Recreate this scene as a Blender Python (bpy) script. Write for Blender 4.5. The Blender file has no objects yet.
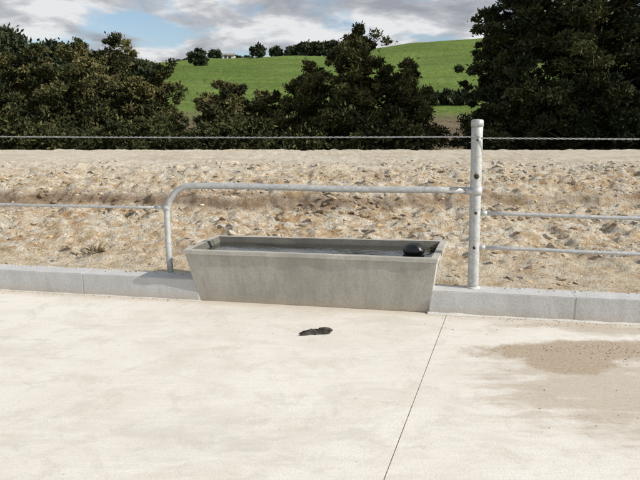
import bpy, bmesh, math, random
import numpy as np
from mathutils import Vector, noise, Matrix

random.seed(4)
rng = np.random.default_rng(7)
scene = bpy.context.scene
col = scene.collection

# ------------------------------------------------------------------ helpers
def link(o, parent=None):
    col.objects.link(o)
    if parent: o.parent = parent
    return o

def mesh_obj(name, verts, faces, mat=None, smooth=False, parent=None):
    me = bpy.data.meshes.new(name)
    me.from_pydata([tuple(v) for v in verts], [], faces)
    me.update()
    if smooth:
        me.polygons.foreach_set("use_smooth", [True]*len(me.polygons))
    o = bpy.data.objects.new(name, me)
    if mat: me.materials.append(mat)
    return link(o, parent)

def empty(name, loc=(0,0,0)):
    e = bpy.data.objects.new(name, None); e.location = loc
    return link(e)

class NT:
    def __init__(s, name):
        s.m = bpy.data.materials.new(name); s.m.use_nodes = True
        s.t = s.m.node_tree; s.b = s.t.nodes["Principled BSDF"]
        s.out = s.t.nodes["Material Output"]
        s.pos = s.n('ShaderNodeNewGeometry').outputs['Position']
    def n(s, typ, **kw):
        nd = s.t.nodes.new(typ)
        for k, v in kw.items(): setattr(nd, k, v)
        return nd
    def l(s, a, b): s.t.links.new(a, b)
    def setin(s, sock, v):
        if isinstance(v, bpy.types.NodeSocket): s.l(v, sock)
        else: sock.default_value = v
    def noise(s, scale, detail=6, rough=.55, vec=None, stretch=None, dist=0):
        nd = s.n('ShaderNodeTexNoise'); nd.inputs['Scale'].default_value = scale
        nd.inputs['Detail'].default_value = detail; nd.inputs['Roughness'].default_value = rough
        nd.inputs['Distortion'].default_value = dist
        v = vec or s.pos
        if stretch:
            mp = s.n('ShaderNodeMapping'); s.l(v, mp.inputs['Vector']); mp.inputs['Scale'].default_value = stretch
            v = mp.outputs[0]
        s.l(v, nd.inputs['Vector']); return nd.outputs['Fac']
    def voro(s, scale, feature='F1', out='Distance', stretch=None):
        nd = s.n('ShaderNodeTexVoronoi'); nd.feature = feature; nd.inputs['Scale'].default_value = scale
        v = s.pos
        if stretch:
            mp = s.n('ShaderNodeMapping'); s.l(v, mp.inputs['Vector']); mp.inputs['Scale'].default_value = stretch; v = mp.outputs[0]
        s.l(v, nd.inputs['Vector']); return nd.outputs[out]
    def ramp(s, fac, stops):
        r = s.n('ShaderNodeValToRGB'); e = r.color_ramp.elements
        while len(e) < len(stops): e.new(.5)
        for i, (p, c) in enumerate(stops):
            e[i].position = p
            if not hasattr(c, '__len__'): c = (c, c, c)
            e[i].color = (*c, 1)
        s.setin(r.inputs['Fac'], fac); return r.outputs['Color']
    def mix(s, fac, a, b, mode='MIX'):
        m = s.n('ShaderNodeMix'); m.data_type = 'RGBA'; m.blend_type = mode
        s.setin(m.inputs[0], fac)
        for sk, v in ((m.inputs[6], a), (m.inputs[7], b)):
            if isinstance(v, tuple): sk.default_value = (*v[:3], 1)
            else: s.l(v, sk)
        return m.outputs[2]
    def math(s, op, a, b=0., clamp=False):
        m = s.n('ShaderNodeMath'); m.operation = op; m.use_clamp = clamp
        s.setin(m.inputs[0], a); s.setin(m.inputs[1], b)
        return m.outputs[0]
    def maprange(s, v, a, b, c=0., d=1., smooth=True):
        m = s.n('ShaderNodeMapRange')
        if smooth: m.interpolation_type = 'SMOOTHSTEP'
        s.setin(m.inputs[0], v)
        for i, x in enumerate((a, b, c, d)): s.setin(m.inputs[i+1], x)
        return m.outputs[0]
    def bump(s, h, strength=.4, dist=.01, prev=None):
        b = s.n('ShaderNodeBump'); b.inputs['Strength'].default_value = strength
        b.inputs['Distance'].default_value = dist; s.l(h, b.inputs['Height'])
        if prev: s.l(prev, b.inputs['Normal'])
        return b.outputs[0]
    def fin(s, color, rough=.9, normal=None, metal=0., spec=.3):
        s.setin(s.b.inputs['Base Color'], color if not isinstance(color, tuple) else (*color[:3], 1))
        s.setin(s.b.inputs['Roughness'], rough); s.b.inputs['Metallic'].default_value = metal
        s.b.inputs['Specular IOR Level'].default_value = spec
        if normal: s.l(normal, s.b.inputs['Normal'])
        return s.m
    def xyz(s):
        x = s.n('ShaderNodeSeparateXYZ'); s.l(s.pos, x.inputs[0]); return x.outputs

# ------------------------------------------------------------------ frame of the kerb line
E = Vector((.9838, -.1791, 0)); N = Vector((.1791, .9838, 0)); P0 = Vector((0, 4.638, 0))
def K(s, d, z=0.): return P0 + E*s + N*d + Vector((0, 0, z))
KH = .19; KW = .21; FD = .15

# ------------------------------------------------------------------ materials
def mat_pad():
    n = NT("concrete_pad_mat")
    x, y, z = n.xyz()
    big = n.noise(.55, 4, .6); med = n.noise(3.2, 6, .65); fine = n.noise(90, 3, .7); spk = n.noise(260, 1, .5)
    c = n.ramp(big, [(.3, (.64, .60, .53)), (.5, (.70, .66, .59)), (.7, (.75, .715, .645))])
    c = n.mix(n.ramp(med, [(.35, 0.), (.7, .6)]), c, (.77, .745, .69))
    st = n.noise(5, 5, .6, stretch=(.6, 6, 1))
    c = n.mix(n.ramp(st, [(.45, 0.), (.75, .30)]), c, (.56, .52, .45))
    st2 = n.noise(1.6, 7, .75, stretch=(1, 1.7, 1), dist=.8)
    c = n.mix(n.ramp(st2, [(.48, 0.), (.64, .6)]), c, (.57, .53, .455))
    st3 = n.noise(4.5, 7, .75, dist=.5)
    c = n.mix(n.ramp(st3, [(.52, 0.), (.62, .45)]), c, (.53, .49, .42))
    c = n.mix(n.ramp(fine, [(.35, .25), (.6, 0.)]), c, (.42, .39, .34))
    c = n.mix(n.ramp(spk, [(.70, 0.), (.76, .5)]), c, (.26, .23, .19))
    def blob(cx, cy, rx, ry, rot=0.):
        dx = n.math('SUBTRACT', x, cx); dy = n.math('SUBTRACT', y, cy)
        cr, sr = math.cos(rot), math.sin(rot)
        u = n.math('ADD', n.math('MULTIPLY', dx, cr/rx), n.math('MULTIPLY', dy, sr/rx))
        v = n.math('ADD', n.math('MULTIPLY', dx, -sr/ry), n.math('MULTIPLY', dy, cr/ry))
        r = n.math('ADD', n.math('MULTIPLY', u, u), n.math('MULTIPLY', v, v))
        return n.math('SUBTRACT', 1.0, n.math('SQRT', r))
    nz = n.math('MULTIPLY', n.math('SUBTRACT', n.noise(3.5, 7, .75), .5), 2.6)
    nz2 = n.math('MULTIPLY', n.math('SUBTRACT', n.noise(2.2, 7, .75, stretch=(1, 3, 1)), .5), 2.6)
    b = n.math('MAXIMUM', blob(1.78, 3.70, .85, .20, .05), blob(1.55, 3.48, .32, .22))
    b = n.math('MAXIMUM', b, blob(2.9, 3.6, .9, .26, -.1))
    m1 = n.maprange(n.math('ADD', b, n.math('MULTIPLY', nz, .42)), .0, .30)
    b2 = n.math('MAXIMUM', blob(2.2, 4.10, 1.35, .20, -.18), blob(1.6, 3.1, 1.0, .9))
    m2 = n.maprange(n.math('ADD', b2, n.math('MULTIPLY', nz2, .9)), .15, .75, 0., .6)
    dirt = n.ramp(n.noise(45, 5, .7), [(.3, (.30, .235, .165)), (.6, (.41, .33, .24)), (.8, (.50, .42, .32))])
    c = n.mix(m2, c, dirt)
    c = n.mix(n.math('MULTIPLY', m1, n.maprange(n.noise(60, 3, .6), .25, .5, .55, .95)), c, dirt)
    b3 = n.math('MAXIMUM', blob(-2.3, 3.7, 1.1, .28, .05), blob(-.6, 2.6, 1.2, .4))
    m3 = n.maprange(n.math('ADD', b3, nz2), .2, 1.1, 0., .42)
    c = n.mix(m3, c, (.48, .45, .40))
    dk = n.math('ADD', n.math('MULTIPLY', x, .1791), n.math('MULTIPLY', n.math('SUBTRACT', y, 4.638), .9838))
    mk = n.maprange(n.math('ADD', dk, n.math('MULTIPLY', nz, .06)), -.16, .0, 0., .6)
    c = n.mix(mk, c, (.50, .43, .34))
    h = n.math('ADD', n.math('MULTIPLY', fine, .5), n.math('MULTIPLY', med, 1.4))
    h = n.math('ADD', h, n.math('MULTIPLY', st, .8))
    return n.fin(c, .88, n.bump(h, .4, .007), spec=.25)

def mat_concrete(name, a, b, stain=(.2, .18, .15), vert=True, streak=.5):
    n = NT(name)
    big = n.noise(3, 5, .6); f = n.noise(70, 4, .7)
    c = n.ramp(big, [(.3, a), (.7, b)])
    c = n.mix(n.ramp(f, [(.35, .35), (.6, 0.)]), c, tuple(v*.6 for v in a))
    if vert:
        s = n.noise(9, 6, .7, stretch=(1, 1, .18))
        c = n.mix(n.ramp(s, [(.48, 0.), (.70, streak)]), c, stain)
        s2 = n.noise(2.2, 6, .7)
        c = n.mix(n.ramp(s2, [(.45, 0.), (.62, streak*.7)]), c, stain)
        x, y, z = n.xyz()
        low = n.maprange(n.math('ADD', z, n.math('MULTIPLY', n.noise(12, 5, .7), .10)), .04, .13, .55, 0.)
        c = n.mix(low, c, (.46, .39, .30))
    hol = n.voro(55)
    pits = n.ramp(hol, [(.04, 0.), (.14, 1.)])
    c = n.mix(n.ramp(hol, [(.05, .45), (.12, 0.)]), c, tuple(v*.35 for v in a))
    h = n.math('ADD', f, n.math('MULTIPLY', pits, .6))
    return n.fin(c, .9, n.bump(h, .45, .006), spec=.25)

def mat_clay(name="clay_mat"):
    n = NT(name)
    x, y, z = n.xyz()
    a = n.noise(1.3, 7, .7, stretch=(.55, 1, 2.4)); b = n.noise(5, 7, .75, stretch=(.7, 1, 1.5)); f = n.noise(34, 4, .75)
    v = n.voro(11, out='Color', stretch=(.7, 1, 1.6)); vd = n.voro(11, stretch=(.7, 1, 1.6))
    c = n.ramp(a, [(.30, (.49, .315, .165)), (.42, (.62, .455, .275)), (.54, (.71, .58, .40)), (.66, (.78, .69, .53))])
    c = n.mix(n.ramp(b, [(.46, 0.), (.57, .85)]), c, (.80, .725, .585))
    c = n.mix(n.ramp(b, [(.34, .7), (.46, 0.)]), c, (.42, .255, .13))
    rr = n.n('ShaderNodeSeparateColor'); n.l(v, rr.inputs[0])
    c = n.mix(n.ramp(rr.outputs[0], [(.6, 0.), (.75, .75)]), c, (.82, .77, .66))
    c = n.mix(n.ramp(rr.outputs[1], [(.75, 0.), (.9, .5)]), c, (.52, .345, .18))
    c = n.mix(n.ramp(f, [(.36, .55), (.52, 0.)]), c, (.34, .22, .13))
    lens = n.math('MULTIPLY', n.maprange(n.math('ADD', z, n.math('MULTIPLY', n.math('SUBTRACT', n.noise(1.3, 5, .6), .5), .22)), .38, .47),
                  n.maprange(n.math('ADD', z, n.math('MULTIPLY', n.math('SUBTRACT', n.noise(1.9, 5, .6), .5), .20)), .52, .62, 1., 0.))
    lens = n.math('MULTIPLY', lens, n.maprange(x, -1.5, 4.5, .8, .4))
    c = n.mix(lens, c, n.ramp(b, [(.3, (.18, .12, .075)), (.7, (.38, .275, .19))]))  # brown soil band, albedo also darkened to paint in shade under the lip
    p = n.maprange(n.math('ADD', z, n.math('MULTIPLY', n.math('SUBTRACT', n.noise(1.5, 5, .6), .5), .12)), .72, .86)
    pc = n.ramp(n.noise(.9, 7, .75, stretch=(.5, 1.6, 1)), [(.35, (.64, .54, .40)), (.5, (.76, .68, .55)), (.65, (.82, .76, .65))])
    c = n.mix(n.math('MULTIPLY', p, .85), c, pc)
    lo = n.maprange(n.math('ADD', z, n.math('MULTIPLY', n.noise(1.1, 5, .6), .12)), .13, .26, .6, 0.)
    c = n.mix(lo, c, n.ramp(b, [(.35, (.58, .455, .305)), (.6, (.72, .63, .48))]))
    g = n.maprange(y, 16.5, 19)
    c = n.mix(g, c, (.10, .13, .04))
    h = n.math('ADD', n.math('MULTIPLY', b, 2.0), f)
    nb = n.bump(h, 1., .05)
    nb = n.bump(n.ramp(vd, [(.0, 1.), (.5, 0.)]), .6, .025, nb)
    return n.fin(c, .95, nb, spec=.12)

def mat_metal(name="galvanised_steel_mat", base=.48):
    n = NT(name)
    v = n.voro(55, out='Color'); rr = n.n('ShaderNodeSeparateColor'); n.l(v, rr.inputs[0])
    c = n.ramp(rr.outputs[0], [(0., (base*.84, base*.86, base*.86)), (1., (base*1.12, base*1.13, base*1.12))])
    c = n.mix(n.ramp(n.noise(14, 6, .7), [(.5, 0.), (.72, .5)]), c, (.36, .34, .30))
    c = n.mix(n.ramp(n.noise(30, 5, .7), [(.68, 0.), (.76, .6)]), c, (.20, .12, .07))
    ro = n.ramp(n.noise(40, 4, .6), [(.3, .45), (.7, .68)])
    return n.fin(c, ro, n.bump(n.noise(60, 3, .6), .2, .002), metal=.35, spec=.5)

def mat_simple(name, c, rough=.6, spec=.4, bumpsc=40, metal=0., var=.35):
    n = NT(name)
    cc = n.ramp(n.noise(bumpsc*.5, 4, .6), [(.3, tuple(v*(1-var) for v in c)), (.7, tuple(v*(1+var) for v in c))])
    return n.fin(cc, rough, n.bump(n.noise(bumpsc, 3, .6), .25, .004), metal=metal, spec=spec)

def mat_leaf(name, d, m, l):
    n = NT(name)
    at = n.n('ShaderNodeAttribute'); at.attribute_name = "tone"
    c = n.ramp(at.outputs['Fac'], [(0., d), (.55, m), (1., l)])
    return n.fin(c, .8, spec=.12)

M_pad = mat_pad()
M_kerb = mat_concrete("kerb_concrete_mat", (.48, .48, .475), (.58, .58, .57), (.40, .385, .36), streak=.35)
M_trough = mat_concrete("trough_concrete_mat", (.40, .385, .345), (.50, .48, .435), (.27, .25, .215), streak=.55)
M_wet = mat_concrete("wet_concrete_mat", (.11, .105, .09), (.16, .155, .135), (.07, .07, .055))
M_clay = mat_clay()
M_steel = mat_metal()
M_bark = mat_simple("bark_mat", (.09, .07, .055), .95, .1, 12)
M_leaf1 = mat_leaf("totara_leaf_mat", (.018, .023, .010), (.055, .060, .022), (.145, .130, .052))
M_leaf2 = mat_leaf("macrocarpa_leaf_mat", (.014, .019, .010), (.036, .044, .019), (.085, .088, .036))

# ------------------------------------------------------------------ concrete pad
L = 15
jA = Vector((.965, 4.33, 0)); jd = (jA - Vector((.274, 2.244, 0))).normalized(); jn = Vector((jd.y, -jd.x, 0))
def pad_slab(sign, parent):
    g = .003
    t = ((P0 - jA).dot(N))/jd.dot(N)
    top = jA + jd*t + N*.02
    bot = jA - jd*10
    o = jn*g*sign
    far = P0 + E*(L*sign) + N*.02
    farb = far - N*11
    vs = [top+o, bot+o, farb, far]
    v = [(p.x, p.y, 0) for p in vs] + [(p.x, p.y, -.10) for p in vs]
    f = [(0, 1, 2, 3), (4, 5, 1, 0), (5, 6, 2, 1), (6, 7, 3, 2), (7, 4, 0, 3), (7, 6, 5, 4)]
    ob = mesh_obj("slab", v, f, M_pad, parent=parent)
    bm = bmesh.new(); bm.from_mesh(ob.data); bmesh.ops.recalc_face_normals(bm, faces=bm.faces); bm.to_mesh(ob.data); bm.free()
pad = empty("concrete_pavement")
pad_slab(1, pad); pad_slab(-1, pad)
M_joint = mat_simple("joint_filler_mat", (.36, .31, .25), .95, .1, 14, var=.5)
ja, jb = jA + jd*.35, jA - jd*10
mesh_obj("joint_filler", [(ja-jn*.01)+Vector((0,0,-.003)), (jb-jn*.01)+Vector((0,0,-.003)), (jb+jn*.01)+Vector((0,0,-.003)), (ja+jn*.01)+Vector((0,0,-.003))], [(0,1,2,3)], M_joint, parent=pad)

# ------------------------------------------------------------------ kerbs
def kerb_piece(s0, s1, parent, slant0=0, slant1=0):
    bm = bmesh.new()
    bmesh.ops.create_cube(bm, size=1)
    for v in bm.verts:
        s = s0 if v.co.x < 0 else s1
        top = v.co.z > 0
        if top: s += slant0 if v.co.x < 0 else slant1
        d = 0.0 if v.co.y < 0 else KW
        v.co = K(s, d, KH if top else -.05)
    bmesh.ops.bevel(bm, geom=bm.edges[:], offset=.006, segments=2, affect='EDGES')
    le = [e for e in bm.edges if e.calc_length() > .5]
    bmesh.ops.subdivide_edges(bm, edges=le, cuts=12, use_grid_fill=True)
    for v in bm.verts:
        v.co += Vector(noise.noise_vector(v.co*6))*.004
    bmesh.ops.recalc_face_normals(bm, faces=bm.faces)
    me = bpy.data.meshes.new("kerb_block"); bm.to_mesh(me); bm.free(); me.materials.append(M_kerb)
    return link(bpy.data.objects.new("kerb_block", me), parent)
def kerb_joint(s_, parent):
    return mesh_obj("mortar_joint", [K(s_+a, d, z) for a in (-.012, .012) for d in (.0025, KW-.0025) for z in (-.04, KH-.0025)],
        [(0,1,3,2),(4,6,7,5),(0,4,5,1),(2,3,7,6),(1,5,7,3),(0,2,6,4)], M_kerb, parent=parent)
kl = empty("concrete_kerb"); kr = empty("concrete_kerb")
s = -1.04; first = True
for e_ in [-2.13, -3.3, -4.5, -5.7, -6.9, -8.1, -9.3, -10.5, -11.7, -13, -14.5]:
    kerb_piece(e_+.001, s-.001, kl, 0, -.02 if first else 0); s = e_; first = False; kerb_joint(e_, kl)
s = .875; first = True
for e_ in [1.97, 3.15, 4.35, 5.5, 6.7, 7.9, 9.1, 10.3, 11.5, 13, 14.5]:
    kerb_piece(s+.001, e_-.001, kr, .012 if first else 0, 0); s = e_; first = False; kerb_joint(e_, kr)

# ------------------------------------------------------------------ trough
trough = empty("water_trough")
def lerp(a, b, t): return a + (b-a)*t
TH = .46
T = [Vector(p) for p in ((-1.135, 4.745, TH), (.905, 4.405, TH), (1.145, 5.17, TH), (-.985, 5.44, TH))]
B = [Vector(p) for p in ((-1.03, 4.845, -.0), (.875, 4.505, 0), (1.01, 5.08, 0), (-.93, 5.37, 0))]
def inset(Q, d):
    out = []
    n_ = len(Q)
    for i in range(n_):
        a = (Q[i]-Q[i-1]).normalized(); b = (Q[(i+1) % n_]-Q[i]).normalized()
        na = Vector((-a.y, a.x, 0)); nb = Vector((-b.y, b.x, 0))
        m = (na+nb); m = m/(m.dot(na))
        out.append(Q[i] + m*d)
    return out
def dropz(Q, z): return [Vector((p.x, p.y, z)) for p in Q]
def atz(z): return [lerp(B[i], T[i], z/TH) for i in range(4)]
lipz = TH-.035
rings = [B, inset(atz(lipz), .005), dropz(T, lipz+.004), dropz(T, TH), dropz(inset(T, .055), TH), dropz(inset(atz(.40), .058), .42), dropz(inset(atz(.08), .075), .09)]
bm = bmesh.new()
NS = (40, 14, 40, 14)
allr = []
for R_ in rings:
    row = []
    for i in range(4):
        for k in range(NS[i]): row.append(bm.verts.new(lerp(R_[i], R_[(i+1) % 4], k/NS[i])))
    allr.append(row)
M_ = len(allr[0])
for ri, (a, b) in enumerate(zip(allr[:-1], allr[1:])):
    for i in range(M_):
        f_ = bm.faces.new((a[i], a[(i+1) % M_], b[(i+1) % M_], b[i]))
        if ri >= 4: f_.material_index = 1
f_ = bm.faces.new(allr[-1]); f_.material_index = 1
bm.faces.new(list(reversed(allr[0])))
sharp = [e for e in bm.edges if len(e.link_faces) == 2 and e.calc_face_angle(0) > .5]
bmesh.ops.recalc_face_normals(bm, faces=bm.faces)
bmesh.ops.bevel(bm, geom=sharp, offset=.007, segments=2, affect='EDGES')
for v in bm.verts: v.co += Vector(noise.noise_vector(v.co*5))*.005
me = bpy.data.meshes.new("trough_body"); bm.to_mesh(me); bm.free(); me.materials.append(M_trough); me.materials.append(M_wet)
link(bpy.data.objects.new("trough_body", me), trough)
nw = NT("water_mat")
nw.fin(nw.ramp(nw.noise(2.5, 5), [(.3, (.03, .031, .025)), (.7, (.055, .056, .045))]), .07, nw.bump(nw.noise(16, 3, .5), .35, .01), spec=.6)
WQ = dropz(inset(atz(.42), .05), .408)
mesh_obj("water", WQ, [(0, 1, 2, 3)], nw.m, parent=trough)

def tube(name, pts, r, mat, parent=None, seg=16, radii=None, cap=True):
    pts = [Vector(p) for p in pts]; V = []; F = []
    n_ = len(pts); up = None
    for i, p in enumerate(pts):
        t = (pts[min(i+1, n_-1)] - pts[max(i-1, 0)]).normalized()
        if up is None: up = t.orthogonal().normalized()
        a = (up - t*up.dot(t)).normalized(); b = t.cross(a); up = a
        rr = radii[i] if radii else r
        for k in range(seg):
            th = 2*math.pi*k/seg
            V.append(p + (a*math.cos(th) + b*math.sin(th))*rr)
    for i in range(n_-1):
        for k in range(seg):
            F.append((i*seg+k, i*seg+(k+1) % seg, (i+1)*seg+(k+1) % seg, (i+1)*seg+k))
    if cap:
        F.append(tuple(reversed(range(seg)))); F.append(tuple((n_-1)*seg+k for k in range(seg)))
    if name is None: return V, F
    return mesh_obj(name, V, F, mat, True, parent)

M_black = mat_simple("black_plastic_mat", (.012, .012, .013), .35, .5, 30)
M_brass = mat_simple("brass_mat", (.10, .08, .05), .6, .5, 50, metal=.5)
fc = Vector((.79, 4.84, .437))
bm = bmesh.new(); bmesh.ops.create_uvsphere(bm, u_segments=32, v_segments=20, radius=.088)
for v in bm.verts:
    v.co.z *= .80
    if abs(v.co.z) < .012: v.co.x *= 1.04; v.co.y *= 1.04
    v.co += fc
me = bpy.data.meshes.new("float_ball"); bm.to_mesh(me); bm.free(); me.materials.append(M_black)
me.polygons.foreach_set("use_smooth", [True]*len(me.polygons)); link(bpy.data.objects.new("float_ball", me), trough)
tube("float_arm", [fc+Vector((.07, .0, -.015)), fc+Vector((.12, .03, -.012)), Vector((1.0, 5.0, .425))], .005, M_brass, trough, 8)
tube("valve_body", [Vector((.96, 5.0, .425)), Vector((1.03, 4.99, .425))], .014, M_brass, trough, 12)

M_mortar = mat_concrete("mortar_mat", (.56, .54, .50), (.64, .615, .56), (.44, .41, .37), False)
def fillet(name, s0, s1, w, h, parent):
    V = []; F = []; n_ = 60
    for i in range(n_+1):
        s_ = lerp(s0, s1, i/n_)
        k = .55+.9*abs(noise.noise(Vector((s_*5, 3, 0))))
        V += [K(s_, -w*k, .001), K(s_, -w*k*.35, h*k*.5), K(s_, .004, h*k)]
    for i in range(n_):
        for j in range(2): F.append((i*3+j, (i+1)*3+j, (i+1)*3+j+1, i*3+j+1))
    return mesh_obj(name, V, F, M_mortar, True, parent)
fillet("mortar_fillet", .87, 4, .035, .02, kr)
fillet("mortar_fillet", -5, -1.03, .02, .012, kl)

# ------------------------------------------------------------------ fence
fence = empty("pipe_fence")
M_rust = mat_simple("rusty_bolt_mat", (.05, .035, .025), .7, .3)
def post(s_, lean=-.03, top=1.495):
    base = K(s_, FD, KH-.06); tp = K(s_+lean, FD, top)
    n_ = 14
    tube("post", [lerp(base, tp, i/n_) for i in range(n_+1)], .043, M_steel, fence, 24)
    tube("post_cap", [tp+Vector((0, 0, -.035)), tp+Vector((0, 0, .008)), tp+Vector((0, 0, .018)), tp+Vector((0, 0, .022))], .049, M_steel, fence, 24, [.0475, .0475, .040, .015])
    tube("base_collar", [K(s_, FD, KH-.02), K(s_, FD, KH+.008), K(s_, FD, KH+.014)], .06, M_mortar, fence, 24, [.062, .053, .044])
    return tp
sp = 1.235*.9838 + (4.58-4.638)*-.1791
post(sp); post(3.75, 0); post(-4.35, 0); post(-7.5, 0, 1.5); post(6.4, 0)
def bolt(s_, z, d, r=.016):
    c = K(s_, d, z)
    tube("bolt", [c, c - N*.022], r, M_rust, fence, 6)
bolt(sp-.02, 1.085, FD-.038, .021); bolt(sp-.012, .80, FD-.040, .011); bolt(sp-.012, .525, FD-.040, .011); bolt(sp-.026, 1.36, FD-.040, .009)
RZ = .968; sl = -1.375; rb = .25
pts = [K(sl+.01, FD, KH-.05), K(sl, FD, .40), K(sl, FD, .60)]
for i in range(0, 15):
    a = math.pi - i/14*math.pi/2
    pts.append(K(sl+rb+rb*math.cos(a), FD, RZ-rb+rb*math.sin(a)))
for i in range(1, 9): pts.append(K(lerp(sl+rb, sp-.05, i/8), FD, RZ + .004*math.sin(i)))
tube("bent_rail", pts, .0265, M_steel, fence, 20)
tube("leg_foot", [K(sl+.01, FD, KH-.02), K(sl+.01, FD, KH+.008), K(sl+.01, FD, KH+.012)], .05, M_mortar, fence, 20, [.05, .042, .03])
tube("rail_socket", [K(sp-.10, FD, RZ), K(sp-.02, FD, RZ)], .031, M_steel, fence, 20)
tube("post_clamp", [K(sp-.013, FD, RZ-.03), K(sp-.015, FD, RZ+.03)], .046, M_steel, fence, 24)
for (a, b, z, r) in ((sp+.02, 3.72, .795, .0155), (sp+.02, 3.72, .522, .0155), (3.78, 6.4, .795, .0155), (3.78, 6.4, .522, .0155), (-4.32, sl-.01, .775, .0125), (-7.5, -4.38, .775, .0125)):
    tube("rail", [K(lerp(a, b, i/10), FD, z-.010*math.sin(math.pi*i/10)+.004*noise.noise(Vector((i, a, z)))) for i in range(11)], r, M_steel, fence, 14)
for z in (.795, .522):
    tube("rail_socket", [K(sp+.03, FD, z), K(sp+.075, FD, z)], .019, M_steel, fence, 14)
tube("clamp", [K(sl-.10, FD, .775), K(sl-.02, FD, .775)], .018, M_steel, fence, 14)
tube("clamp_ring", [K(sl, FD, .755), K(sl, FD, .795)], .0300, M_steel, fence, 20)
M_wire = mat_metal("wire_mat", .38)
def wire(s0, s1, z, sag=.012):
    n_ = int(abs(s1-s0)/.015); VV = []; FF = []
    def add(vf):
        o = len(VV); VV.extend(vf[0]); FF.extend([tuple(i+o for i in f) for f in vf[1]])
    def zc(t): return z - sag*math.sin(math.pi*t)
    for ph in (0, math.pi):
        p = []
        for i in range(n_+1):
            t = i/n_; s_ = lerp(s0, s1, t); a = ph + s_*2*math.pi/.09
            p.append(K(s_, FD-.05+.0042*math.cos(a), zc(t)+.0042*math.sin(a)))
        add(tube(None, p, .0030, None, seg=5))
    k = s0+.06
    while k < s1:
        t = (k-s0)/(s1-s0)
        for q in range(2):
            a = random.uniform(0, math.pi)
            dv = N*math.cos(a)*.009 + Vector((0, 0, math.sin(a)*.009)) + E*random.uniform(-.006, .006)
            c = K(k+q*.006, FD-.05, zc(t)); add(tube(None, [c-dv, c+dv], .0013, None, seg=4))
        th = [K(k-.008+i*.002, FD-.05+.006*math.cos(i*1.6), zc(t)+.006*math.sin(i*1.6)) for i in range(9)]
        add(tube(None, th, .0016, None, seg=4))
        k += .13
    mesh_obj("barbed_wire", VV, FF, M_wire, True, fence)
wire(-4.35, sp, 1.385); wire(sp, 3.75, 1.375, .004); wire(-7.5, -4.35, 1.385); wire(3.75, 6.4, 1.375)

# ------------------------------------------------------------------ clay bank
prof = [(0, .03), (5.0, .06), (5.6, .08), (6.1, .13), (6.6, .22), (7.3, .35), (7.72, .42), (7.84, .44), (7.93, .56), (8.3, .655), (9.2, .76), (10, .82), (11, .85), (14, .90), (16, .88), (18, .6), (22, -.2), (40, -.35)]
px_, pz_ = zip(*prof)
def H(x, y):
    w = .38*noise.noise(Vector((x*.35, 1.3, 0))) + .22*noise.noise(Vector((x*1.7, y*.6, 4)))
    yy = y + (w if 5.5 < y < 14 else w*max(0, min(1, (y-4.8)/.7)) if y <= 5.5 else 0)
    z = float(np.interp(yy, px_, pz_))
    rough = float(np.interp(yy, [5, 5.6, 6.5, 9.6, 10.8, 14, 20], [.25, .45, 1, 1, .45, .4, .5]))
    p = Vector((x, y, 0))
    z += rough*(.06*noise.fractal(p*1.3, .9, 2., 3) + .050*noise.fractal(Vector((x*3.5, y*4.5, 2)), .6, 2., 5))
    c1 = noise.noise(Vector((x*6, y*8, 7))); c2 = noise.noise(Vector((x*13, y*15, 3)))
    z += rough*(.055*max(0, c1-.05)**.6*(.4+.6*(noise.noise(Vector((x*1.1, y*1.3, 5)))>0)) + .022*max(0, c2)**.6 - .02)
    z -= rough*.05*max(0, noise.noise(Vector((x*3.0, y*.5, 9))))
    return z
xs = [0.0]
while xs[-1] < 15.5:
    a = xs[-1]; xs.append(a + (.030 if a < 5 else .030 + (a-5)*.05))
xs = [-v for v in reversed(xs[1:])] + xs
ts = [0.0]
while ts[-1] < 34:
    a = ts[-1]; ts.append(a + (.028 if a < 4.6 else .028 + (a-4.6)*.045))
V = []
for x in xs:
    yk = 4.638 + KW/.9838 - .1821*x - .006
    for t in ts:
        y = yk + t
        z = H(x, y)
        if t < .5: z = lerp(.12 + .02*noise.noise(Vector((x*3, y*3, 0))), z, (t/.5)**.8)
        V.append((x, y, z))
nt = len(ts)
F = [(i*nt+j, (i+1)*nt+j, (i+1)*nt+j+1, i*nt+j+1) for i in range(len(xs)-1) for j in range(nt-1)]
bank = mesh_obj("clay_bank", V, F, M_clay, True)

def icos(sub):
    bm = bmesh.new(); bmesh.ops.create_icosphere(bm, subdivisions=sub, radius=1)
    v = np.array([q.co[:] for q in bm.verts]); f = np.array([[q.index for q in fc_.verts] for fc_ in bm.faces]); bm.free(); return v, f
iv, iF = icos(1)
def rocks(name, pts, mat, parent=None, flat=.7):
    VV = []; FF = []; o = 0
    for (x, y, z, r) in pts:
        sc = rng.uniform(.55, 1.4, 3)*r; sc[2] *= flat
        v = iv*(1+rng.uniform(-.34, .34, (len(iv), 1)))*sc
        a = rng.uniform(0, 6.28); c_, s_ = math.cos(a), math.sin(a)
        b = rng.uniform(-.6, .6); cb, sb = math.cos(b), math.sin(b)
        v = v @ np.array([[1, 0, 0], [0, cb, -sb], [0, sb, cb]]) @ np.array([[c_, -s_, 0], [s_, c_, 0], [0, 0, 1]]) + (x, y, z)
        VV.append(v); FF.append(iF+o); o += len(v)
    VV = np.concatenate(VV); FF = np.concatenate(FF)
    me = bpy.data.meshes.new(name); me.from_pydata(VV.tolist(), [], FF.tolist()); me.materials.append(mat)
    return link(bpy.data.objects.new(name, me), parent)
nr = NT("clay_rock_mat")
oi = nr.voro(9, out='Color'); sc_ = nr.n('ShaderNodeSeparateColor'); nr.l(oi, sc_.inputs[0])
cc = nr.ramp(sc_.outputs[0], [(0., (.52, .38, .23)), (.4, (.66, .53, .36)), (.75, (.77, .68, .52)), (1., (.83, .78, .67))])
cc = nr.mix(nr.ramp(nr.noise(22, 5, .75), [(.42, .75), (.58, 0.)]), cc, (.47, .33, .19))
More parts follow.
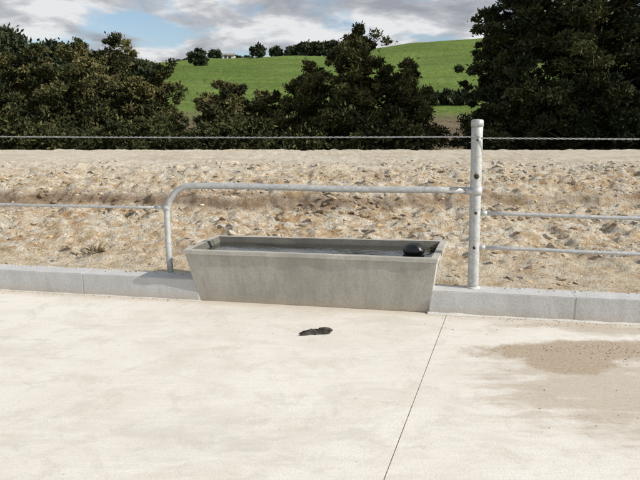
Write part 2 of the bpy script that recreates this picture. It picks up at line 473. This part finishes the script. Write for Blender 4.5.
M_rock = nr.fin(cc, .95, nr.bump(nr.noise(35, 5, .7), .8, .02), spec=.1)
def scatter(n_, rmin, rvar, pw, big, thr=.05):
    pts = []
    while len(pts) < n_:
        y = random.uniform(4.6, 10.8); x = random.uniform(-8, 8)
        if y < 4.638+KW-.182*x+.15: continue
        dens = .08 + 1.2*max(0, noise.noise(Vector((x*.9, y*1.4, 3)))+thr)
        if y < 6.2: dens *= .4
        if random.random() > dens: continue
        r = rmin + rvar*random.random()**pw
        if random.random() < big: r *= 1.8
        pts.append((x, y, H(x, y)-r*.08, r))
    return pts
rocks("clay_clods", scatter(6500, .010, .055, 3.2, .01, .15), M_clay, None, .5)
rocks("clay_rubble", scatter(2600, .007, .034, 4, .012), M_rock, None, .5)

M_grit = mat_simple("grit_mat", (.38, .30, .21), .95, .1, 60)
pts = []
while len(pts) < 1300:
    x = random.uniform(.9, 3.0); y = random.uniform(2.6, 4.4)
    if y > 4.62-.182*x: continue
    w = max(0, 1-math.hypot((x-1.85)/.85, (y-3.66)/.22)) + .6*max(0, 1-math.hypot((x-2.1)/1.3, (y+.18*(x-2.1)-4.15)/.16)) + .02
    w *= .5+noise.noise(Vector((x*6, y*6, 0)))
    if random.random() > w: continue
    r = .001+.0038*random.random()**4; pts.append((x, y, r*.4, r))
for _ in range(160):
    x = random.uniform(-3.4, 3); y = random.uniform(1.8, 4.5)
    if y > 4.6-.182*x: continue
    r = .001+.0035*random.random()**4; pts.append((x, y, r*.4, r))
for _ in range(900):
    s_ = random.uniform(-4, 4)
    if -1.03 < s_ < .9: continue
    p = K(s_, -abs(random.gauss(0, .035))-.008); r = .0015+.005*random.random()**4; pts.append((p.x, p.y, r*.4, r))
rocks("loose_grit", pts, M_grit)
pts = []
for _ in range(900):
    s_ = random.uniform(-4.5, 4.5)
    if -1.2 < s_ < 1.05: continue
    p = K(s_, KW-abs(random.gauss(0, .04))); r = .002+.009*random.random()**4; pts.append((p.x, p.y, KH+r*.3, r))
rocks("kerb_crumbs", pts, M_rock)

# ------------------------------------------------------------------ flattened dark rag on the pad
def lump(name, c, r, mat, parent, seed, scl=(1, 1, 1), amp=.35, sub=3, freq=1.6):
    bm = bmesh.new(); bmesh.ops.create_icosphere(bm, subdivisions=sub, radius=1)
    for v in bm.verts:
        d = 1 + amp*noise.fractal(v.co*freq + Vector((seed*3.1, seed, 0)), .8, 2., 4)
        v.co = Vector((v.co.x*scl[0], v.co.y*scl[1], v.co.z*scl[2]))*r*d + Vector(c)
    me = bpy.data.meshes.new(name); bm.to_mesh(me); bm.free(); me.materials.append(mat)
    me.polygons.foreach_set("use_smooth", [True]*len(me.polygons))
    return link(bpy.data.objects.new(name, me), parent)
M_rag = mat_simple("dark_rag_mat", (.060, .053, .045), .9, .2, 50, var=.65)
rx, ry = -.02, 4.03
def rag():
    bm = bmesh.new(); g = 40
    grid = [[None]*(g+1) for _ in range(g+1)]
    for i in range(g+1):
        for j in range(g+1):
            u = i/g*2-1; v = j/g*2-1
            ang = math.atan2(v, u); rad = max(abs(u), abs(v))
            rr = rad*(1+.45*noise.noise(Vector((math.cos(ang)*2.2, math.sin(ang)*2.2, 5))))
            x = math.cos(ang)*rr*.115; y = math.sin(ang)*rr*.055
            e = max(0, 1-rad)
            z = .005+ .024*min(1, e*2.2)*(0.35+1.1*abs(noise.noise(Vector((u*2.6, v*2.5, 1))))) + .010*abs(noise.noise(Vector((u*5, v*5, 2))))
            x += .012*noise.noise(Vector((u*4, v*4, 8)))
            grid[i][j] = bm.verts.new((rx+x + y*.2, ry+y+x*.12, z))
    for i in range(g):
        for j in range(g): bm.faces.new((grid[i][j], grid[i+1][j], grid[i+1][j+1], grid[i][j+1]))
    me = bpy.data.meshes.new("crumpled_rag"); bm.to_mesh(me); bm.free(); me.materials.append(M_rag)
    me.polygons.foreach_set("use_smooth", [True]*len(me.polygons))
    o = link(bpy.data.objects.new("crumpled_rag", me))
    md = o.modifiers.new("s", 'SOLIDIFY'); md.thickness = .004
    return o
rag_o = rag()
lump("rag_fold", (rx+.05, ry+.012, .020), .036, M_rag, rag_o, 12, (1.4, .5, .42), .5)
lump("rag_fold", (rx-.055, ry-.006, .012), .028, M_rag, rag_o, 15, (1.5, .5, .35), .5)

# ------------------------------------------------------------------ ground to the horizon
ng = NT("field_grass_mat")
gc = ng.ramp(ng.noise(.05, 6, .6), [(.35, (.10, .14, .035)), (.65, (.17, .20, .06))])
ng.fin(gc, .95, ng.bump(ng.noise(3, 5), .6, .2), spec=.1)
mesh_obj("ground", [(-2500, -2500, -.45), (2500, -2500, -.45), (2500, 2500, -.45), (-2500, 2500, -.45)], [(0, 1, 2, 3)], ng.m)

def hz(x, y):
    rz = float(np.interp(x, [-320, -190, -120, -62, -40, -10, 10, 35, 64, 110, 180, 300, 420], [0, 6, 12, 22.5, 25, 26.5, 28.5, 32.5, 35.5, 40, 42, 34, 10]))
    yr = 220 + 12*math.sin(x*.02)
    t = (y-42)/(yr-42)
    if t < 0: return -.5
    if t <= 1: f = .55*t + .45*(t*t*(3-2*t))
    else: f = max(0., 1 - ((y-yr)/260)**2 * 1.2)
    h = rz*f - .5
    h += 2.0*f*noise.fractal(Vector((x*.022, y*.022, 0)), 1., 2., 4)*(1 if t < .9 else .5)
    return h
gxs = np.linspace(-340, 430, 220); gys = np.concatenate([np.linspace(40, 240, 140), np.linspace(245, 480, 30)])
V = [(x, y, hz(x, y)) for x in gxs for y in gys]; nt = len(gys)
F = [(i*nt+j, (i+1)*nt+j, (i+1)*nt+j+1, i*nt+j+1) for i in range(len(gxs)-1) for j in range(nt-1)]
nh = NT("pasture_mat")
hx, hy, hzz = nh.xyz()
c = nh.ramp(nh.noise(.035, 6, .65), [(.3, (.115, .18, .034)), (.5, (.155, .235, .048)), (.7, (.195, .27, .066))])
c = nh.mix(nh.ramp(nh.noise(.10, 7, .75, stretch=(.35, 1, 2.5)), [(.46, 0.), (.62, .6)]), c, (.085, .13, .030))
tw = nh.noise(.5, 5, .7, stretch=(.12, .5, 3))
c = nh.mix(nh.ramp(tw, [(.50, 0.), (.66, .45)]), c, (.25, .27, .10))
c = nh.mix(nh.ramp(nh.noise(.9, 5, .8), [(.4, .45), (.55, 0.)]), c, (.06, .095, .022))
br = nh.maprange(nh.math('ADD', hzz, nh.math('MULTIPLY', nh.noise(.06, 5, .6), 2.5)), 2.9, 5.2, 1., 0.)
c = nh.mix(nh.math('MULTIPLY', br, .9), c, nh.ramp(nh.noise(.4, 6, .7, stretch=(.3, 1, 1)), [(.3, (.12, .085, .06)), (.7, (.22, .165, .11))]))
nh.fin(c, .95, nh.bump(nh.noise(.6, 6, .7), .8, 1.5), spec=.1)
mesh_obj("green_hill", V, F, nh.m, True)

# ------------------------------------------------------------------ foliage engine
def foliage_mesh(centres, radii, tones, per, size, squash=.7, elong=1.9):
    m = len(centres); tot = m*per
    c = np.repeat(centres, per, 0); r = np.repeat(radii, per)[:, None]; tn = np.repeat(tones, per)
    d = rng.normal(size=(tot, 3)); d /= np.linalg.norm(d, axis=1)[:, None]
    rad = rng.uniform(0.15, 1, (tot, 1))**.55*(1+.25*rng.normal(size=(tot, 1))**2*.6)
    p = c + d*rad*r*np.array([1, 1, squash])
    a = d*.8 + rng.normal(size=(tot, 3))*.6 + np.array([0, 0, .25]); a /= np.linalg.norm(a, axis=1)[:, None]
    b = np.cross(a, rng.normal(size=(tot, 3))); b /= np.linalg.norm(b, axis=1)[:, None]
    s = size*rng.uniform(.5, 1.4, (tot, 1))
    a = a*s*elong*.5; b = b*s*.5
    V = np.stack([p-a*1.0, p+b*.9-a*.1, p+a*1.1, p-b*.9+a*.1], 1).reshape(-1, 3)
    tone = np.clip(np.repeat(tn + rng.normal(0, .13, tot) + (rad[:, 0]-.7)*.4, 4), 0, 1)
    return V, tone
def build_quads(name, V, tone, mat, parent):
    n_ = len(V)//4
    me = bpy.data.meshes.new(name)
    me.vertices.add(len(V)); me.vertices.foreach_set("co", V.astype(np.float32).ravel())
    me.loops.add(n_*4); me.loops.foreach_set("vertex_index", np.arange(n_*4, dtype=np.int32))
    me.polygons.add(n_); me.polygons.foreach_set("loop_start", np.arange(0, n_*4, 4, dtype=np.int32))
    me.update(calc_edges=True)
    at = me.attributes.new("tone", 'FLOAT', 'POINT'); at.data.foreach_set("value", tone.astype(np.float32))
    me.materials.append(mat)
    return link(bpy.data.objects.new(name, me), parent)

def tree(name, x, y, z0, Ht, R, seed, mat, top_pow=.75, nb=95, per=75, leaf=.15, multi=3, bottom=.04, lead=(.66, .88)):
    global rng
    rng = np.random.default_rng(seed); rnd = random.Random(seed)
    root = empty(name, (x, y, z0))
    VV = []; FF = []
    def add(vf):
        o = len(VV); VV.extend(vf[0]); FF.extend([tuple(i+o for i in f) for f in vf[1]])
    leaders = []
    for k in range(multi):
        a = 6.28*k/multi + rnd.uniform(-.5, .5); off = (0 if k == 0 else rnd.uniform(.3, .55))*R
        hh = Ht*(1 if k == 0 else rnd.uniform(*lead))
        tip = Vector((math.cos(a)*off, math.sin(a)*off, hh))
        base = Vector((rnd.uniform(-.1, .1), rnd.uniform(-.1, .1), -.3))
        ps = []
        for i in range(9):
            t = i/8; q = base.lerp(tip, t); q.x = base.x + (tip.x-base.x)*t**.7; q.y = base.y+(tip.y-base.y)*t**.7
            q += Vector((noise.noise(Vector((t*3, seed, k))), noise.noise(Vector((t*3, seed+9, k))), 0))*.25*t
            ps.append(q)
        add(tube(None, ps, 0, None, seg=8, radii=[max(.02, .032*Ht*(1-i/8)**.9*(1 if k == 0 else .7)) for i in range(9)]))
        leaders.append((ps, hh, off))
    C = []; Rr = []; Tn = []
    for bi in range(nb):
        ps, hh, off = leaders[bi % multi]
        t = bottom + (.985-bottom)*((bi+rnd.random())/nb)
        f = t*8; i = min(7, int(f)); o = ps[i].lerp(ps[i+1], f-i)
        az = bi*2.399+rnd.uniform(-.5, .5)
        lenf = R*(1-off/R*.6)*((1-t)**top_pow)*min(1, .78+t*1.4)*(rnd.uniform(.6, 1.1) if rnd.random() > .12 else 1.28)
        lenf = max(lenf, .45)
        rise = rnd.uniform(.05, .6)*(.4+t)
        tip = o + Vector((math.cos(az)*lenf, math.sin(az)*lenf, lenf*rise))
        mid = o.lerp(tip, .5) + Vector((0, 0, -.06*lenf))
        add(tube(None, [o, mid, tip], 0, None, seg=5, radii=[.018*lenf+.02, .012*lenf+.012, .008]))
        nc = max(3, int(lenf*2.8))
        btone = rnd.uniform(.10, .85)
        for k in range(nc):
            u = .22 + .84*(k+rnd.random()*.8)/nc
            p = o.lerp(tip, u) + Vector((rnd.gauss(0, .2), rnd.gauss(0, .2), rnd.gauss(0, .16)+.05))*(.5+lenf*.28)
            C.append(p); Rr.append(rnd.uniform(.20, .48)*(.62+.10*min(lenf, 4))); Tn.append(np.clip(btone + rnd.uniform(-.15, .2), 0, 1))
    me = bpy.data.meshes.new("trunk_and_limbs"); me.from_pydata([tuple(v) for v in VV], [], FF); me.materials.append(M_bark)
    me.polygons.foreach_set("use_smooth", [True]*len(me.polygons)); link(bpy.data.objects.new("trunk_and_limbs", me), root)
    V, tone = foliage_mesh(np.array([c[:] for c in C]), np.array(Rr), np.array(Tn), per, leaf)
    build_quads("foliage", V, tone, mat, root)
    return len(V)//4

def sx(u, D): return (u-320)/587*D*1.03
tot = 0
T_ = [
 ("totara_tree", 358, 30, 6.5, 3.6, 61, M_leaf1, .55, (.82, .95)),
 ("totara_tree", 314, 31, 4.9, 2.5, 41, M_leaf1, .6, (.7, .9)),
 ("totara_tree", 402, 30.5, 5.0, 2.4, 12, M_leaf1, .6, (.7, .9)),
 ("totara_tree", 232, 31, 4.0, 2.5, 13, M_leaf1, .5, (.7, .9)),
 ("totara_tree", 272, 32, 3.6, 2.3, 14, M_leaf1, .5, (.7, .9)),
 ("totara_tree", 128, 33, 6.5, 2.9, 62, M_leaf1, .5, (.8, .93)),
 ("totara_tree", 170, 32, 4.9, 2.1, 16, M_leaf1, .5, (.7, .9)),
 ("totara_tree", 92, 31, 5.6, 2.8, 42, M_leaf1, .45, (.7, .9)),
 ("totara_tree", 48, 32, 5.9, 3.1, 17, M_leaf1, .45, (.75, .93)),
 ("totara_tree", 2, 31, 5.6, 3.0, 18, M_leaf2, .45, (.75, .93)),
 ("totara_tree", -50, 32, 6.0, 3.2, 19, M_leaf1, .45, (.7, .9)),
 ("totara_tree", -120, 31, 6.0, 3.4, 29, M_leaf1, .45, (.7, .9)),
 ("totara_tree", -190, 31, 6.0, 3.4, 30, M_leaf1, .45, (.7, .9)),
]
for nm, u, D, Hh, R_, sd, mt, tp, ld in T_:
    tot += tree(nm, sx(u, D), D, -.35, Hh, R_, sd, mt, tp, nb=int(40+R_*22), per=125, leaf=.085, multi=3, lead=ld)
T2 = [("macrocarpa_tree", 590, 27, 13.0, 5.0, 31, .5), ("macrocarpa_tree", 503, 28, 8.6, 2.9, 32, .5), ("macrocarpa_tree", 720, 26, 12, 4.6, 33, .5), ("macrocarpa_tree", 860, 27, 11, 4.5, 34, .5)]
for nm, u, D, Hh, R_, sd, tp in T2:
    tot += tree(nm, sx(u, D), D, -.35, Hh, R_, sd, M_leaf2, tp, nb=int(60+R_*30), per=130, leaf=.092, multi=3)

rng = np.random.default_rng(50)
C = []; Rr = []; Tn = []
for i in range(900):
    x = random.uniform(-26, 26)
    if 5.2 < x < 6.9 : continue
    hmax = 1.1+1.1*noise.noise(Vector((x*.4, 0, 0)))+.6
    C.append((x, 28.5+random.gauss(0, .8), random.uniform(-.2, max(.3, hmax)))); Rr.append(random.uniform(.3, .6)); Tn.append(random.uniform(.05, .6))
V, tone = foliage_mesh(np.array(C), np.array(Rr), np.array(Tn), 90, .10)
build_quads("scrub_hedge", V, tone, M_leaf1, None)

C = []; Rr = []; Tn = []; TV = []; TF = []
def far_tree(u, D, w, h, n_=None, zoff=0.):
    x = sx(u, D); z = hz(x, D) + zoff
    n_ = n_ or int(14+w*h*.7)
    o = len(TV); v, f = tube(None, [(x, D, z-.5), (x+.1, D, z+h*.35), (x, D, z+h*.8)], 0, None, seg=6, radii=[h*.04, h*.03, .03])
    TV.extend(v); TF.extend([tuple(i+o for i in q) for q in f])
    for _ in range(n_):
        t = random.random(); a = random.uniform(0, 6.28); q = random.random()**.5*w*.5*math.sin(math.pi*(.15+.8*t))**.6
        C.append((x+q*math.cos(a), D+q*math.sin(a), z+h*(.12+.8*t))); Rr.append(random.uniform(.10, .2)*min(w, h)+.2); Tn.append(random.uniform(.05, .6))
far_tree(206, 150, 4.0, 4.0); far_tree(262, 175, 4.5, 3.5); far_tree(222, 190, 3.5, 2.5)
for u in (279, 291): far_tree(u, 216, 4.2, 4.4)
for u in (306, 316, 325, 333, 300): far_tree(u, 216, 5.5, random.uniform(4.5, 6.5))
for u in (188, 195, 202, 209, 243, 252): far_tree(u, 217, 4, random.uniform(1.2, 2.2))
for u in (425, 440, 455, 340, 352, 410): far_tree(u+random.uniform(-4, 4), 80, 2.5, 1.6)
for _ in range(46):
    u = random.uniform(-160, 150); far_tree(u, random.uniform(105, 125), random.uniform(6, 10), float(np.interp(u, [-160, 0, 40, 90, 160], [11, 10.5, 10, 6, 4]))*random.uniform(.8, 1.1))
V, tone = foliage_mesh(np.array(C), np.array(Rr), np.array(Tn), 60, .5)
dt = build_quads("distant_trees", V, tone, mat_leaf("distant_leaf_mat", (.025, .034, .022), (.045, .058, .030), (.080, .090, .045)), None)
mesh_obj("trunks", TV, TF, M_bark, True, dt)

fh = empty("farmhouse"); hxp = sx(230, 214); hyp = 214; hzp = hz(hxp, hyp)+.1
M_wall = mat_simple("weatherboard_mat", (.7, .68, .64), .7, .3, 3, var=.1); M_roof = mat_simple("roof_mat", (.28, .27, .27), .6, .4, 3, var=.15); M_win = mat_simple("window_mat", (.03, .04, .05), .15, .5, 3)
def box(name, a, b, mat, parent):
    x0, y0, z0 = a; x1, y1, z1 = b
    return mesh_obj(name, [(x0,y0,z0),(x1,y0,z0),(x1,y1,z0),(x0,y1,z0),(x0,y0,z1),(x1,y0,z1),(x1,y1,z1),(x0,y1,z1)], [(3,2,1,0),(4,5,6,7),(0,1,5,4),(1,2,6,5),(2,3,7,6),(3,0,4,7)], mat, parent=parent)
box("walls", (hxp-4, hyp, hzp-1), (hxp+4, hyp+6, hzp+2.1), M_wall, fh)
mesh_obj("roof", [(hxp-4.5, hyp-.5, hzp+2.1), (hxp+4.5, hyp-.5, hzp+2.1), (hxp+4.5, hyp+6.5, hzp+2.1), (hxp-4.5, hyp+6.5, hzp+2.1), (hxp-3.5, hyp+3, hzp+3.1), (hxp+3.5, hyp+3, hzp+3.1)], [(0,1,5,4),(1,2,5),(2,3,4,5),(3,0,4),(3,2,1,0)], M_roof, parent=fh)
for dx in (-3, -1, 2.2): box("window", (hxp+dx-.5, hyp-.04, hzp+.8), (hxp+dx+.5, hyp+.02, hzp+1.7), M_win, fh)
box("door", (hxp+.3, hyp-.04, hzp+.1), (hxp+1.1, hyp+.02, hzp+1.9), M_win, fh)

def weed(x, y, r, n_, seed):
    rnd = random.Random(seed); V = []; F = []
    z = H(x, y)
    for i in range(n_):
        a = rnd.uniform(0, 6.28); l = r*rnd.uniform(.5, 1.1); e = rnd.uniform(.2, 1.0)
        d = Vector((math.cos(a)*math.cos(e), math.sin(a)*math.cos(e), math.sin(e))); sd_ = Vector((-math.sin(a), math.cos(a), 0))*l*.06
        p = Vector((x+rnd.gauss(0, r*.25), y+rnd.gauss(0, r*.25), z)); o = len(V)
        V += [p-sd_*.4, p+sd_*.4, p+d*l*.6+sd_, p+d*l-Vector((0, 0, l*.15)), p+d*l*.6-sd_]; F.append((o, o+1, o+2, o+3, o+4))
    return V, F
V, F = weed(-2.42, 6.15, .15, 34, 3)
M_weed = mat_simple("weed_mat", (.20, .165, .10), .9, .1, 20)
mesh_obj("dead_weed", V, F, M_weed)

# ------------------------------------------------------------------ light, sky
S = Vector((.86, -.33, .54)).normalized()
el = math.asin(S.z); rot = math.atan2(S.x, S.y)
sun = bpy.data.lights.new("sun", 'SUN'); sun.energy = 5.0; sun.angle = math.radians(.55); sun.color = (1, .96, .89)
so = bpy.data.objects.new("sun", sun); so.rotation_euler = (-S).to_track_quat('-Z', 'Y').to_euler(); so.location = (20, -10, 20); link(so)
w = bpy.data.worlds.new("World"); scene.world = w; w.use_nodes = True
t = w.node_tree; bg = t.nodes["Background"]; bg.inputs['Strength'].default_value = .14
sky = t.nodes.new('ShaderNodeTexSky'); sky.sky_type = 'NISHITA'; sky.sun_disc = False
sky.sun_elevation = el; sky.sun_rotation = rot; sky.altitude = 50; sky.dust_density = 1.5
tc = t.nodes.new('ShaderNodeTexCoord'); sep = t.nodes.new('ShaderNodeSeparateXYZ'); t.links.new(tc.outputs['Generated'], sep.inputs[0])
def wm(op, a, b):
    m = t.nodes.new('ShaderNodeMath'); m.operation = op
    for i, v in enumerate((a, b)):
        if isinstance(v, (int, float)): m.inputs[i].default_value = v
        else: t.links.new(v, m.inputs[i])
    return m.outputs[0]
zz = wm('ADD', wm('MAXIMUM', sep.outputs[2], 0.), .20)
cmb = t.nodes.new('ShaderNodeCombineXYZ')
t.links.new(wm('DIVIDE', sep.outputs[0], zz), cmb.inputs[0]); t.links.new(wm('DIVIDE', sep.outputs[1], zz), cmb.inputs[1])
def wn(scale, detail, rough, off=0., dist=0.):
    mp = t.nodes.new('ShaderNodeMapping'); mp.inputs['Location'].default_value = (off, off*.7, 0); t.links.new(cmb.outputs[0], mp.inputs[0])
    n_ = t.nodes.new('ShaderNodeTexNoise'); n_.inputs['Scale'].default_value = scale; n_.inputs['Detail'].default_value = detail; n_.inputs['Roughness'].default_value = rough
    n_.inputs['Distortion'].default_value = dist
    t.links.new(mp.outputs[0], n_.inputs['Vector']); return n_.outputs['Fac']
def wr(f, stops):
    r = t.nodes.new('ShaderNodeValToRGB'); e = r.color_ramp.elements
    while len(e) < len(stops): e.new(.5)
    for i, (p, c_) in enumerate(stops):
        e[i].position = p; e[i].color = (*(c_ if hasattr(c_, '__len__') else (c_,)*3), 1)
    t.links.new(f, r.inputs[0]); return r.outputs[0]
cover = wr(wn(1.7, 7, .55, 3.2, .2), [(.40, 0.), (.49, 1.)])
shade = wr(wn(2.9, 7, .56, 11., .2), [(.36, (.40, .42, .47)), (.48, (.60, .62, .66)), (.57, (.95, .96, .97))])
sc = t.nodes.new('ShaderNodeVectorMath'); sc.operation = 'SCALE'; t.links.new(shade, sc.inputs[0]); sc.inputs['Scale'].default_value = 6.0
mx = t.nodes.new('ShaderNodeMix'); mx.data_type = 'RGBA'; t.links.new(cover, mx.inputs[0]); t.links.new(sky.outputs[0], mx.inputs[6]); t.links.new(sc.outputs[0], mx.inputs[7])
t.links.new(mx.outputs[2], bg.inputs['Color'])

# ------------------------------------------------------------------ camera
cam = bpy.data.cameras.new("camera"); cam.lens = 33.0; cam.sensor_width = 36; cam.clip_end = 6000; cam.clip_start = .05
co = bpy.data.objects.new("camera", cam); co.location = (0, 0, 1.45); co.rotation_euler = (math.radians(90-10.8), 0, 0); link(co)
scene.camera = co
scene.view_settings.view_transform = 'Standard'; scene.view_settings.look = 'None'; scene.view_settings.exposure = 0
print("leaf quads", tot)
